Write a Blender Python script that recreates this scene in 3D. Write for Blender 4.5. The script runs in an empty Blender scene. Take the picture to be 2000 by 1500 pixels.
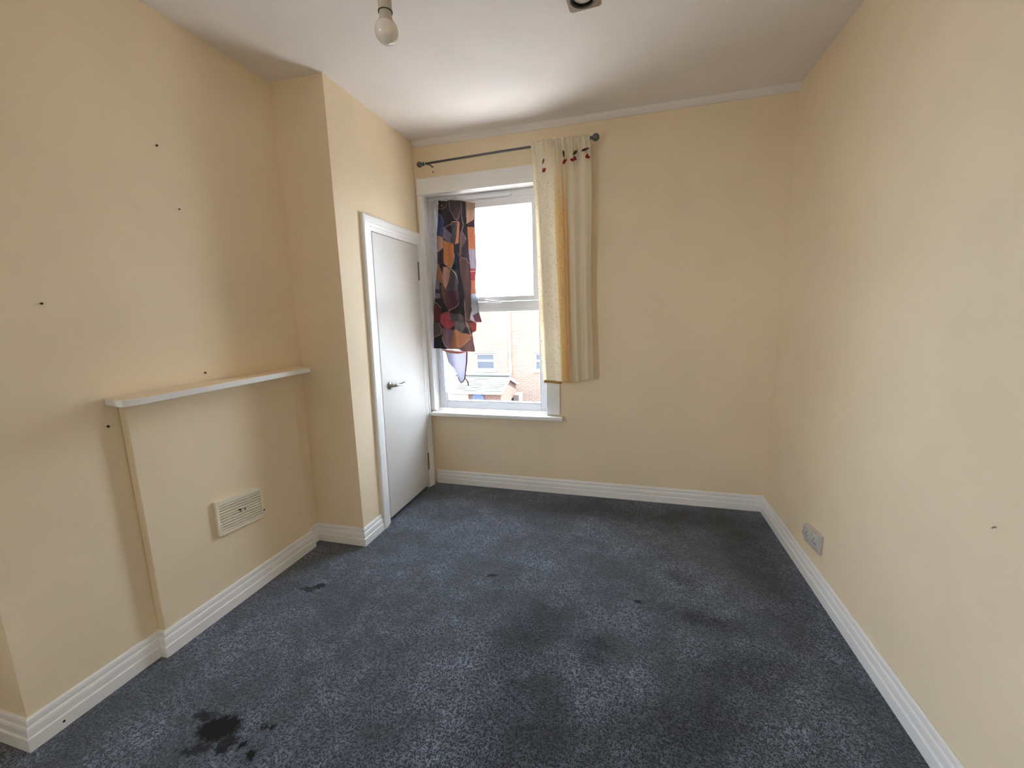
import bpy, math, random
from mathutils import Vector, Matrix
random.seed(7)
C = bpy.context.scene.collection
H = 2.7

# ------------------------------------------------------------------ camera
cam_d = bpy.data.cameras.new('camera')
cam = bpy.data.objects.new('camera', cam_d); C.objects.link(cam)
R_ = Vector((0.96360682, 0.26597874, -0.02678062)).normalized()
U_ = Vector((-0.01790635, 0.16417685, 0.98626838)).normalized()
F_ = Vector((-0.26672318, 0.9498954, -0.16296464)).normalized()
m = Matrix((R_, U_, -F_)).transposed().to_4x4(); m.translation = Vector((0, 0, 1.4057))
cam.matrix_world = m
cam_d.sensor_width = 36; cam_d.lens = 822.7566 * 36 / 2000
cam_d.clip_start = 0.02; cam_d.clip_end = 300
bpy.context.scene.camera = cam

# ------------------------------------------------------------------ light and exposure
sc = bpy.context.scene
sc.view_settings.view_transform = 'Standard'; sc.view_settings.look = 'None'
sc.view_settings.gamma = 1; sc.view_settings.use_curve_mapping = False
sc.view_settings.exposure = 1.76
sc.cycles.max_bounces = 12; sc.cycles.diffuse_bounces = 7; sc.cycles.transparent_max_bounces = 16
sc.cycles.sample_clamp_indirect = 8
W = bpy.data.worlds.new('sky'); sc.world = W; W.use_nodes = True
wn = W.node_tree.nodes; wl = W.node_tree.links; wn.clear()
wo = wn.new('ShaderNodeOutputWorld'); wb_ = wn.new('ShaderNodeBackground')
wtc = wn.new('ShaderNodeTexCoord'); wsp = wn.new('ShaderNodeSeparateXYZ'); wr_ = wn.new('ShaderNodeValToRGB')
wr_.color_ramp.elements[0].position = 0.0; wr_.color_ramp.elements[0].color = (0.79, 0.89, 1.0, 1)
wr_.color_ramp.elements[1].position = 0.9; wr_.color_ramp.elements[1].color = (0.62, 0.77, 1.0, 1)
wl.new(wtc.outputs['Generated'], wsp.inputs[0]); wl.new(wsp.outputs['Z'], wr_.inputs[0])
wl.new(wr_.outputs[0], wb_.inputs[0]); wb_.inputs[1].default_value = 5.0; wl.new(wb_.outputs[0], wo.inputs[0])
sd = bpy.data.lights.new('sun', 'SUN'); sd.energy = 12; sd.angle = 0.01; sd.color = (1.0, 0.95, 0.88)
sun = bpy.data.objects.new('sun', sd); C.objects.link(sun); sun.rotation_euler = (0, math.radians(30), 0)   # along the back of the terrace, into neither window
pd = bpy.data.lights.new('window_portal', 'AREA'); pd.shape = 'RECTANGLE'; pd.size = 1.0; pd.size_y = 1.75; pd.cycles.is_portal = True
po = bpy.data.objects.new('window_portal', pd); C.objects.link(po); po.location = (-1.08, 3.46, 1.48); po.rotation_euler = (math.radians(-90), 0, 0)
pd2 = bpy.data.lights.new('rear_portal', 'AREA'); pd2.shape = 'RECTANGLE'; pd2.size = 1.5; pd2.size_y = 1.35; pd2.cycles.is_portal = True
po2 = bpy.data.objects.new('rear_portal', pd2); C.objects.link(po2); po2.location = (-2.48, -1.25, 1.55); po2.rotation_euler = (0, math.radians(-90), 0)

# ------------------------------------------------------------------ measured room
def lerp(a, b, t): return a + (b - a) * t
def YB(x, z):
    t = (x + 1.5945) / 2.5136
    return lerp(3.1435, 3.1266, t) + lerp(-.0304, -.0238, t) * z / H
def XR(y, z): return .9191 + .0251 * z / H + .0065 * (3.1266 - y)
def XA(y, z):
    t = (y - 2.1067) / 1.0368
    return lerp(-1.5798, -1.5945, t) + lerp(-.0177, -.0105, t) * z / H
def w_back(v): return (v[0], v[1] + YB(v[0], v[2]) - 3.13, v[2])     # wall designed at y = 3.13
def w_right(v): return (v[0] + XR(v[1], v[2]) - .92, v[1], v[2])     # wall designed at x = .92
def w_cup(v): return (v[0] + XA(v[1], v[2]) + 1.585, v[1] + .026 * (v[2] - 1), v[2])   # wall designed at x = -1.585
def srgb(r, g, b):
    return tuple((c / 255 / 12.92 if c / 255 <= .04045 else ((c / 255 + .055) / 1.055) ** 2.4) for c in (r, g, b))

# ------------------------------------------------------------------ materials
def nodes(name):
    mt = bpy.data.materials.new(name); mt.use_nodes = True
    return mt, mt.node_tree.nodes, mt.node_tree.links, mt.node_tree.nodes['Principled BSDF']
def N(nn, t, **k):
    n = nn.new(t)
    for a, b in k.items(): setattr(n, a, b)
    return n
def noise(nn, ll, coord, scale, detail=2, rough=.5, dist=0):
    n = nn.new('ShaderNodeTexNoise'); n.inputs['Scale'].default_value = scale; n.inputs['Detail'].default_value = detail
    n.inputs['Roughness'].default_value = rough; n.inputs['Distortion'].default_value = dist
    ll.new(coord, n.inputs['Vector']); return n
def maprange(nn, ll, src, a, b, c=0, d=1, smooth=True):
    n = nn.new('ShaderNodeMapRange'); n.inputs[1].default_value = a; n.inputs[2].default_value = b
    n.inputs[3].default_value = c; n.inputs[4].default_value = d
    if smooth: n.interpolation_type = 'SMOOTHSTEP'
    ll.new(src, n.inputs[0]); return n.outputs[0]
def math_(nn, ll, op, a, b=None):
    n = nn.new('ShaderNodeMath'); n.operation = op
    for i, v in enumerate((a, b)):
        if v is None: continue
        if isinstance(v, (int, float)): n.inputs[i].default_value = v
        else: ll.new(v, n.inputs[i])
    return n.outputs[0]
def mix(nn, ll, fac, a, b, mode='MIX'):
    n = nn.new('ShaderNodeMix'); n.data_type = 'RGBA'; n.blend_type = mode
    for i, v in ((0, fac), (6, a), (7, b)):
        if isinstance(v, (int, float)): n.inputs[i].default_value = v
        elif isinstance(v, tuple): n.inputs[i].default_value = (*v[:3], 1)
        else: ll.new(v, n.inputs[i])
    return n.outputs[2]
def bump(nn, ll, bs, h, strength, dist=.002):
    b = nn.new('ShaderNodeBump'); b.inputs['Strength'].default_value = strength; b.inputs['Distance'].default_value = dist
    ll.new(h, b.inputs['Height']); ll.new(b.outputs[0], bs.inputs['Normal'])
def paint(name, col, rough=.6, var=.06, grain=.25, gscale=120, spec=.4, marks=0.0):
    mt, nn, ll, bs = nodes(name)
    tc = nn.new('ShaderNodeTexCoord').outputs['Object']
    n1 = noise(nn, ll, tc, 2.3, 4, .6); n2 = noise(nn, ll, tc, gscale, 3, .6)
    dk = tuple(c * (1 - var) for c in col); lt = tuple(min(1, c * (1 + var)) for c in col)
    c = mix(nn, ll, maprange(nn, ll, n1.outputs[0], .3, .7), dk, lt)
    if marks:
        n3 = noise(nn, ll, tc, 7.0, 8, .75, 1.5)
        c = mix(nn, ll, math_(nn, ll, 'MULTIPLY', maprange(nn, ll, n3.outputs[0], .62, .74), marks), c, tuple(k * .72 for k in col))
    ll.new(c, bs.inputs['Base Color']); bs.inputs['Roughness'].default_value = rough
    bs.inputs['Specular IOR Level'].default_value = spec
    n4 = noise(nn, ll, tc, 14, 3, .5)
    h = math_(nn, ll, 'ADD', n2.outputs[0], math_(nn, ll, 'MULTIPLY', n4.outputs[0], 3.0))
    bump(nn, ll, bs, h, grain, .0012)
    return mt
M = {}
M['cream'] = paint('cream_wall_paint', srgb(243, 225, 196), .62, .025, .3, 90, .3, .2)
M['ceil'] = paint('ceiling_paint', srgb(240, 234, 232), .7, .02, .25, 70, .2)
M['gloss'] = paint('white_gloss_paint', srgb(242, 241, 241), .32, .03, .12, 60, .5, .2)
M['door'] = paint('door_white_paint', srgb(209, 205, 202), .35, .015, .06, 40, .5)
M['upvc'] = paint('white_upvc', srgb(232, 232, 236), .3, .01, .02, 40, .5)
M['plastic'] = paint('white_plastic', srgb(205, 200, 198), .35, .01, .02, 40, .5)
M['vent'] = paint('grille_plastic', srgb(240, 230, 208), .45, .02, .05, 60, .4)
M['bulb'] = paint('opal_bulb', srgb(236, 224, 212), .12, .005, .0, 60, .6)
M['holder'] = paint('lamp_holder_plastic', srgb(196, 186, 170), .35, .01, .02, 60, .5)
def plain(name, col, rough=.5, metal=0, spec=.5):
    mt, nn, ll, bs = nodes(name)
    tc = nn.new('ShaderNodeTexCoord').outputs['Object']
    n1 = noise(nn, ll, tc, 60, 3)
    ll.new(mix(nn, ll, n1.outputs[0], tuple(c * .88 for c in col), tuple(min(1, c * 1.1) for c in col)), bs.inputs['Base Color'])
    bs.inputs['Roughness'].default_value = rough; bs.inputs['Metallic'].default_value = metal
    bs.inputs['Specular IOR Level'].default_value = spec
    return mt
M['chrome'] = plain('brushed_chrome', srgb(175, 172, 168), .22, 1)
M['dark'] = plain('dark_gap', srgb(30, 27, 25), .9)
M['rod'] = plain('grey_painted_rod', srgb(104, 102, 106), .38, .5)
M['brass'] = plain('dull_hinge_metal', srgb(150, 140, 128), .4, .8)
M['screw'] = plain('dark_screw_metal', srgb(52, 42, 32), .6, .3)
M['charm_dark'] = plain('dark_thread', srgb(60, 50, 40), .8)
M['charm_red'] = plain('red_thread', srgb(142, 26, 44), .8)
M['steel'] = plain('tarnished_steel', srgb(150, 132, 118), .42, .35)
M['frost'] = plain('frosted_reflector', srgb(215, 208, 198), .25)
M['black'] = plain('black_ring', srgb(28, 24, 22), .35)
M['switch'] = plain('socket_hole', srgb(60, 54, 52), .6)
M['render'] = plain('outhouse_plaster', srgb(124, 114, 104), .9)
M['render2'] = plain('bounce_roof_felt', srgb(222, 216, 210), .9)
M['ext_white'] = plain('exterior_white', srgb(190, 190, 194), .6)
M['ext_grey'] = plain('exterior_grey', srgb(66, 68, 74), .4)
M['ground'] = plain('yard_tarmac', srgb(88, 86, 84), .9)
M['lid'] = plain('outside_box', srgb(78, 72, 68), .8)
M['bluish'] = plain('arch_door_paint', srgb(66, 72, 96), .7)

# carpet
def carpet():
    mt, nn, ll, bs = nodes('black_blue_squiggle_carpet')
    tc = nn.new('ShaderNodeTexCoord').outputs['Object']
    def worm(scale, off, w, keep):
        mp = nn.new('ShaderNodeMapping'); mp.inputs['Location'].default_value = off; ll.new(tc, mp.inputs[0])
        n = noise(nn, ll, mp.outputs[0], scale, 1.2, .5, .35)
        a = math_(nn, ll, 'ABSOLUTE', math_(nn, ll, 'SUBTRACT', n.outputs[0], .5))
        line = maprange(nn, ll, a, w, w * .35)
        k = noise(nn, ll, mp.outputs[0], scale * 1.15, 1)
        return math_(nn, ll, 'MULTIPLY', line, maprange(nn, ll, k.outputs[0], keep, keep + .05))
    w1 = worm(66, (0, 0, 0), .036, .42); w2 = worm(74, (7, 3, 0), .034, .43); w3 = worm(56, (1, 9, 0), .028, .45)
    wm = math_(nn, ll, 'MAXIMUM', math_(nn, ll, 'MAXIMUM', w1, w2), w3)
    fine = noise(nn, ll, tc, 330, 3, .7)
    base = mix(nn, ll, maprange(nn, ll, fine.outputs[0], .3, .7), srgb(5, 6, 10), srgb(28, 33, 45))
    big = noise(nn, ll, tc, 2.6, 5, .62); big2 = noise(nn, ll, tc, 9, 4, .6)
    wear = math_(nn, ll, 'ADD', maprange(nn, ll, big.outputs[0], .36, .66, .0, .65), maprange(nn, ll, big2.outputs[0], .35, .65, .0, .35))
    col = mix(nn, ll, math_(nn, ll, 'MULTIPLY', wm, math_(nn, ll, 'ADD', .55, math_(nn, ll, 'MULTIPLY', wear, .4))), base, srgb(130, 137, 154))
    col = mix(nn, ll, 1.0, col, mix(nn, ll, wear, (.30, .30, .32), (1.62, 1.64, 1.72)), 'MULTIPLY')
    # trodden-in stains, burn holes, broad dark zones, shade painted along back and right walls: (x, y, radius x, radius y, turn, strength)
    spots = [(-1.365, .935, .075, .052, .4, 1.), (-1.46, .955, .035, .02, .2, .8), (-1.37, .855, .05, .02, .5, .75), (-1.29, .90, .03, .04, .2, .9),
             (-1.185, .985, .014, .012, 0, 1.), (-1.21, .975, .02, .006, -.8, .9), (-1.232, .909, .012, .016, -.5, 1.), (-1.176, .889, .016, .02, 0, 1.),
             (-1.62, 1.66, .05, .014, .3, .7), (-1.575, 1.69, .03, .02, .8, .85), (-1.60, 1.645, .03, .01, 0, .8), (-.70, 1.99, .035, .012, .2, .75), (-.745, 1.975, .03, .008, 0, .5),
             (.268, 2.209, .06, .05, 0, .45), (.31, 2.16, .04, .06, .6, .45), (.061, 1.951, .02, .012, 0, .9), (-.115, 1.63, .07, .05, .2, .5), (-.13, 1.55, .05, .05, .2, .45),
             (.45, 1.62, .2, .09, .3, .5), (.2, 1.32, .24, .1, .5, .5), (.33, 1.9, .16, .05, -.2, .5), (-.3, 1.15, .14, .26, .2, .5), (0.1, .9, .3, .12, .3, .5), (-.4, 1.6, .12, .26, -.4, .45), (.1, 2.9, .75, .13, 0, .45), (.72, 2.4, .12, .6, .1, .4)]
    sn = noise(nn, ll, tc, 34, 6, .78)
    dis = nn.new('ShaderNodeVectorMath'); dis.operation = 'SCALE'; ll.new(sn.outputs['Color'], dis.inputs[0]); dis.inputs['Scale'].default_value = .095
    tcs = nn.new('ShaderNodeVectorMath'); tcs.operation = 'ADD'; ll.new(tc, tcs.inputs[0]); ll.new(dis.outputs[0], tcs.inputs[1])
    tot = None
    for x, y, rx, ry, a, s in spots:
        mp = nn.new('ShaderNodeMapping'); mp.vector_type = 'TEXTURE'
        mp.inputs['Location'].default_value = (x + .0475, y + .0475, .0475); mp.inputs['Rotation'].default_value = (0, 0, a); mp.inputs['Scale'].default_value = (rx, ry, 1)
        ll.new(tcs.outputs[0], mp.inputs[0])
        ln = nn.new('ShaderNodeVectorMath'); ln.operation = 'LENGTH'; ll.new(mp.outputs[0], ln.inputs[0])
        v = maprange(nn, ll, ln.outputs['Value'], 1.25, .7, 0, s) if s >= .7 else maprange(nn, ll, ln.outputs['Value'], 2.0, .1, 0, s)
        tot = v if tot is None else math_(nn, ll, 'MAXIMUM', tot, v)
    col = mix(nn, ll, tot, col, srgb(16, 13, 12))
    ll.new(col, bs.inputs['Base Color']); bs.inputs['Roughness'].default_value = .85
    bs.inputs['Specular IOR Level'].default_value = .35
    ll.new(math_(nn, ll, 'SUBTRACT', .52, math_(nn, ll, 'MULTIPLY', tot, .5)), bs.inputs['Sheen Weight']); bs.inputs['Sheen Roughness'].default_value = .5
    bs.inputs['Sheen Tint'].default_value = (.80, .89, 1, 1)
    h = math_(nn, ll, 'ADD', math_(nn, ll, 'MULTIPLY', wm, 1.4), fine.outputs[0])
    bump(nn, ll, bs, h, .7, .004)
    return mt
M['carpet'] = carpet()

def glassmat():
    mt = bpy.data.materials.new('window_glass'); mt.use_nodes = True; nn = mt.node_tree.nodes; ll = mt.node_tree.links; nn.clear()
    o = nn.new('ShaderNodeOutputMaterial'); t = nn.new('ShaderNodeBsdfTransparent'); g = nn.new('ShaderNodeBsdfGlossy'); g.inputs['Roughness'].default_value = .02
    t.inputs[0].default_value = (.97, .985, .98, 1)
    lw_ = nn.new('ShaderNodeLayerWeight'); lw_.inputs[0].default_value = .5; x = nn.new('ShaderNodeMixShader')
    fac = math_(nn, ll, 'ADD', math_(nn, ll, 'MULTIPLY', math_(nn, ll, 'POWER', lw_.outputs['Facing'], 5.0), .6), .012)
    ll.new(fac, x.inputs[0]); ll.new(t.outputs[0], x.inputs[1]); ll.new(g.outputs[0], x.inputs[2]); ll.new(x.outputs[0], o.inputs[0])
    return mt
M['glass'] = glassmat()

def cloth(name, colfn, trans=.4, alpha=None, rough=.85):
    """diffuse + translucent cloth; colfn(nn, ll) gives the colour socket"""
    mt = bpy.data.materials.new(name); mt.use_nodes = True; nn = mt.node_tree.nodes; ll = mt.node_tree.links; nn.clear()
    o = nn.new('ShaderNodeOutputMaterial'); d = nn.new('ShaderNodeBsdfDiffuse'); t = nn.new('ShaderNodeBsdfTranslucent'); x = nn.new('ShaderNodeMixShader')
    c = colfn(nn, ll)
    for s in (d, t):
        if isinstance(c, tuple): s.inputs[0].default_value = (*c, 1)
        else: ll.new(c, s.inputs[0])
    tc = nn.new('ShaderNodeTexCoord').outputs['Object']
    b = nn.new('ShaderNodeBump'); b.inputs['Strength'].default_value = .35; b.inputs['Distance'].default_value = .002
    ll.new(noise(nn, ll, tc, 220, 2).outputs[0], b.inputs['Height']); ll.new(b.outputs[0], d.inputs['Normal'])
    x.inputs[0].default_value = trans; ll.new(d.outputs[0], x.inputs[1]); ll.new(t.outputs[0], x.inputs[2])
    if alpha is not None:
        tr = nn.new('ShaderNodeBsdfTransparent'); y = nn.new('ShaderNodeMixShader')
        a = alpha(nn, ll)
        if isinstance(a, float): y.inputs[0].default_value = a
        else: ll.new(a, y.inputs[0])
        ll.new(tr.outputs[0], y.inputs[1]); ll.new(x.outputs[0], y.inputs[2]); ll.new(y.outputs[0], o.inputs[0])
    else: ll.new(x.outputs[0], o.inputs[0])
    return mt
def lace_dots(nn, ll):
    uv = nn.new('ShaderNodeTexCoord').outputs['UV']       # u, v in metres along the cloth
    mp = nn.new('ShaderNodeMapping'); mp.inputs['Scale'].default_value = (1, .45, 1); ll.new(uv, mp.inputs[0])
    v = nn.new('ShaderNodeTexVoronoi'); v.inputs['Scale'].default_value = 80; v.inputs['Randomness'].default_value = .75; ll.new(mp.outputs[0], v.inputs['Vector'])
    sy = nn.new('ShaderNodeSeparateXYZ'); ll.new(uv, sy.inputs[0])
    return math_(nn, ll, 'MULTIPLY', maprange(nn, ll, v.outputs['Distance'], .30, .17), maprange(nn, ll, sy.outputs[1], 1.50, 1.35))
def cream_col(nn, ll):
    uv = nn.new('ShaderNodeTexCoord').outputs['UV']; sp = nn.new('ShaderNodeSeparateXYZ'); ll.new(uv, sp.inputs[0])
    lace = maprange(nn, ll, sp.outputs[0], .335, .325)
    dots = math_(nn, ll, 'MULTIPLY', lace_dots(nn, ll), lace)
    at = nn.new('ShaderNodeAttribute'); at.attribute_name = 'tint'
    c = mix(nn, ll, math_(nn, ll, 'MULTIPLY', dots, .38), at.outputs['Color'], srgb(150, 140, 118))
    return c
def cream_alpha(nn, ll):
    uv = nn.new('ShaderNodeTexCoord').outputs['UV']; sp = nn.new('ShaderNodeSeparateXYZ'); ll.new(uv, sp.inputs[0])
    return math_(nn, ll, 'SUBTRACT', 1.0, math_(nn, ll, 'MULTIPLY', math_(nn, ll, 'ADD', math_(nn, ll, 'MULTIPLY', lace_dots(nn, ll), .15), .2), maprange(nn, ll, sp.outputs[0], .335, .325)))
M['cream_cloth'] = cloth('cream_lace_cloth', cream_col, .3, cream_alpha)
M['hem'] = cloth('tan_braid', lambda nn, ll: srgb(206, 166, 118), .3)
M['pearl'] = plain('cream_beads', srgb(235, 226, 206), .5)
def attr_col(nn, ll):
    at = nn.new('ShaderNodeAttribute'); at.attribute_name = 'tint'; return at.outputs['Color']
M['print'] = cloth('printed_cloth', attr_col, .46)
M['lining'] = cloth('grey_cloth', lambda nn, ll: srgb(196, 194, 204), .5)
M['tape'] = cloth('brown_tape', lambda nn, ll: srgb(112, 66, 58), .3)
def net_alpha(nn, ll):
    uv = nn.new('ShaderNodeTexCoord').outputs['UV']
    mp = nn.new('ShaderNodeMapping'); mp.inputs['Scale'].default_value = (1, .7, 1); ll.new(uv, mp.inputs[0])
    v = nn.new('ShaderNodeTexVoronoi'); v.inputs['Scale'].default_value = 38; ll.new(mp.outputs[0], v.inputs['Vector'])
    return maprange(nn, ll, v.outputs['Distance'], .25, .45, .97, .80)
M['net'] = cloth('white_net', lambda nn, ll: srgb(240, 240, 244), .5, net_alpha)

def brick(name, c1, c2, mortar, scale=1.0):
    mt, nn, ll, bs = nodes(name)
    tc = nn.new('ShaderNodeTexCoord').outputs['Object']
    sp = nn.new('ShaderNodeSeparateXYZ'); ll.new(tc, sp.inputs[0]); cb = nn.new('ShaderNodeCombineXYZ')
    ll.new(math_(nn, ll, 'ADD', sp.outputs[0], sp.outputs[1]), cb.inputs[0]); ll.new(sp.outputs[2], cb.inputs[1])
    b = nn.new('ShaderNodeTexBrick'); b.inputs['Scale'].default_value = 1; b.inputs['Brick Width'].default_value = .225; b.inputs['Row Height'].default_value = .075
    b.inputs['Mortar Size'].default_value = .011; b.inputs['Color1'].default_value = (*c1, 1); b.inputs['Color2'].default_value = (*c2, 1); b.inputs['Mortar'].default_value = (*mortar, 1)
    ll.new(cb.outputs[0], b.inputs['Vector'])
    n = noise(nn, ll, tc, 1.2, 4, .6)
    ll.new(mix(nn, ll, 1.0, b.outputs['Color'], mix(nn, ll, n.outputs[0], (.85, .85, .85), (1.12, 1.12, 1.12)), 'MULTIPLY'), bs.inputs['Base Color'])
    bs.inputs['Roughness'].default_value = .9
    bump(nn, ll, bs, b.outputs['Fac'], -.4, .01)
    return mt
M['brick'] = brick('pale_brick', srgb(120, 96, 80), srgb(112, 88, 73), srgb(124, 110, 98))
M['brick_red'] = brick('red_brick', srgb(96, 62, 52), srgb(84, 54, 46), srgb(98, 84, 76))
M['slate'] = plain('grey_green_slate', srgb(62, 61, 57), .9, 0, .1)

# ------------------------------------------------------------------ mesh builder
class MB:
    def __init__(s): s.v = []; s.f = []; s.uv = None
    def add(s, vs, fs):
        o = len(s.v); s.v += [tuple(v) for v in vs]; s.f += [tuple(i + o for i in f) for f in fs]; return s
    def box(s, x0, x1, y0, y1, z0, z1):
        return s.add([(x, y, z) for x in (x0, x1) for y in (y0, y1) for z in (z0, z1)],
                     [(0, 1, 3, 2), (4, 6, 7, 5), (0, 4, 5, 1), (2, 3, 7, 6), (0, 2, 6, 4), (1, 5, 7, 3)])
    def prism(s, pts, lo, hi, axis=2):
        """extrude a 2D outline (in the two other axes, in order) from lo to hi along axis"""
        def P(a, b, c): return {2: (a, b, c), 1: (a, c, b), 0: (c, a, b)}[axis]
        n = len(pts)
        vs = [P(a, b, lo) for a, b in pts] + [P(a, b, hi) for a, b in pts]
        return s.add(vs, [tuple(range(n)), tuple(range(2 * n - 1, n - 1, -1))] + [(i, (i + 1) % n, (i + 1) % n + n, i + n) for i in range(n)])
    def tube(s, path, r, n=12, cap=True):
        path = [Vector(p) for p in path]; rs = r if isinstance(r, (list, tuple)) else [r] * len(path)
        vs = []; up = None
        for i, p in enumerate(path):
            t = (path[min(i + 1, len(path) - 1)] - path[max(i - 1, 0)]).normalized()
            if up is None:
                up = Vector((0, 0, 1)) if abs(t.z) < .9 else Vector((1, 0, 0))
            a = t.cross(up).normalized(); b = a.cross(t).normalized(); up = b
            for k in range(n):
                q = 2 * math.pi * k / n; vs.append(p + (a * math.cos(q) + b * math.sin(q)) * rs[i])
        fs = [(i * n + k, i * n + (k + 1) % n, (i + 1) * n + (k + 1) % n, (i + 1) * n + k) for i in range(len(path) - 1) for k in range(n)]
        if cap: fs += [tuple(range(n - 1, -1, -1)), tuple(range((len(path) - 1) * n, len(path) * n))]
        return s.add(vs, fs)
    def lathe(s, prof, c, axis=2, n=32, cap=True):
        """prof: (radius, offset along axis)"""
        vs = []
        for r, h in prof:
            for k in range(n):
                q = 2 * math.pi * k / n; a, b = r * math.cos(q), r * math.sin(q)
                d = {2: (a, b, h), 1: (a, h, b), 0: (h, a, b)}[axis]
                vs.append((c[0] + d[0], c[1] + d[1], c[2] + d[2]))
        fs = [(i * n + k, i * n + (k + 1) % n, (i + 1) * n + (k + 1) % n, (i + 1) * n + k) for i in range(len(prof) - 1) for k in range(n)]
        if cap: fs += [tuple(range(n - 1, -1, -1)), tuple(range((len(prof) - 1) * n, len(prof) * n))]
        return s.add(vs, fs)
    def build(s, name, mat, parent=None, warp=None, smooth=False, bevel=0, thick=0, seg=2, origin=None):
        vs = [warp(v) for v in s.v] if warp else s.v
        if parent is not None: o = Vector(parent.get('_o', (0, 0, 0)))
        elif origin: o = Vector(origin)
        else: o = Vector((0, 0, 0))
        me = bpy.data.meshes.new(name); me.from_pydata([tuple(Vector(v) - o) for v in vs], [], s.f); me.validate(); me.update()
        me.materials.append(mat if not isinstance(mat, str) else M[mat])
        import bmesh
        bm = bmesh.new(); bm.from_mesh(me); bmesh.ops.recalc_face_normals(bm, faces=bm.faces); bm.to_mesh(me); bm.free()
        if smooth:
            for p in me.polygons: p.use_smooth = True
        ob = bpy.data.objects.new(name, me); C.objects.link(ob)
        if parent is not None:
            ob.parent = parent
            if parent.type == 'MESH' or True: ob['_o'] = tuple(o)
        else: ob.location = o; ob['_o'] = tuple(o)
        if thick:
            md = ob.modifiers.new('thickness', 'SOLIDIFY'); md.thickness = thick; md.offset = 0
        if bevel:
            md = ob.modifiers.new('edge', 'BEVEL'); md.width = bevel; md.segments = seg; md.limit_method = 'ANGLE'; md.harden_normals = False
            if not smooth:
                for p in me.polygons: p.use_smooth = False
        return ob
def B(*a): return MB().box(*a)
def thing(name, label, cat, loc, group=None):
    o = bpy.data.objects.new(name, None); C.objects.link(o); o.location = loc; o['_o'] = tuple(loc)
    o.empty_display_size = .05
    o['label'] = label; o['category'] = cat
    if group: o['group'] = group
    return o
def tag(o, label, cat, group=None):
    o['label'] = label; o['category'] = cat
    if group: o['group'] = group
    return o
def struct(o, label, cat='structure'):
    o['kind'] = 'structure'; o['label'] = label; o['category'] = cat; return o
def grid(f, nu, nv):
    mb = MB(); mb.add([f(i / nu, j / nv) for j in range(nv + 1) for i in range(nu + 1)],
                      [(j * (nu + 1) + i, j * (nu + 1) + i + 1, (j + 1) * (nu + 1) + i + 1, (j + 1) * (nu + 1) + i) for j in range(nv) for i in range(nu)])
    return mb

# ------------------------------------------------------------------ room shell
FY = -2.25                      # wall behind the camera
AX = -2.32                      # alcove wall
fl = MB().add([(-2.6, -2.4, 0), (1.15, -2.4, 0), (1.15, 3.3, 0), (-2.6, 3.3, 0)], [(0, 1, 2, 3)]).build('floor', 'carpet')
struct(fl, 'dark blue-grey carpet with pale squiggle pattern and burn stains', 'floor')
ce = B(-2.6, 1.2, -2.4, 3.42, H, H + .15).build('ceiling', 'ceil'); struct(ce, 'plain off-white painted ceiling', 'ceiling')
# back wall: slab with a window opening
OX0, OX1, OZ0, OZ1 = -1.545, -.600, .625, 2.318
def back_pt(x, d, z): return (x, YB(x, z) - d, z)
bw = MB()
xs = [-2.6, OX0, OX1, 1.2]; zs = [-.15, OZ0, OZ1, 2.85]
for i in range(3):
    for j in range(3):
        if i == 1 and j == 1: continue
        bw.box(xs[i], xs[i + 1], 3.13, 3.44, zs[j], zs[j + 1])
wbk = bw.build('wall_back', 'cream', warp=w_back); struct(wbk, 'cream painted wall around the window', 'wall')
rw = MB().add([(XR(-2.4, 0), -2.4, -.1), (XR(3.3, 0), 3.3, -.1), (XR(3.3, H + .1), 3.3, H + .1), (XR(-2.4, H + .1), -2.4, H + .1)], [(0, 1, 2, 3)])
wr = rw.build('wall_right', 'cream'); struct(wr, 'long bare cream wall with the double socket', 'wall')
fw = B(-2.6, 1.2, FY - .12, FY, -.1, H + .1).build('wall_front', 'cream'); struct(fw, 'cream wall behind the viewer', 'wall')
# left side: alcove, chimney breast and nib
lf = [(AX, FY - .1), (AX, .7259), (-1.925, .7259), (-1.925, 2.1067), (-1.5798, 2.1067)]
lc = [(AX, FY - .1), (AX, .7259), (-1.937, .7259), (-1.937, 2.1224), (-1.5975, 2.1284)]
lw = MB()
n = len(lf)
lw.add([(x, y, 0) for x, y in lf] + [(x, y, H + .02) for x, y in lc], [(i, i + 1, i + 1 + n, i + n) for i in range(1, n - 1)])
WY0, WY1, WZ0, WZ1 = -1.85, -.65, .85, 2.25     # second window, unseen, added for daylight inferred on right and back walls
ys = [FY - .1, WY0, WY1, .74]; zs = [-.1, WZ0, WZ1, H + .1]
for i in range(3):
    for j in range(3):
        if not (i == 1 and j == 1): lw.box(AX - .12, AX, ys[i], ys[i + 1], zs[j], zs[j + 1])
wl_ = lw.build('wall_left', 'cream'); struct(wl_, 'cream chimney breast wall with alcove and projecting nib', 'wall')
inf = MB().prism([(-1.9251, 1.1413), (-1.8909, 1.1413), (-1.8909, 2.0029), (-1.9251, 2.0029)], 0, 1.105).build('wall_fireplace', 'cream', bevel=.004)
struct(inf, 'shallow boarded-up fireplace panel below the mantel shelf', 'wall')
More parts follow.
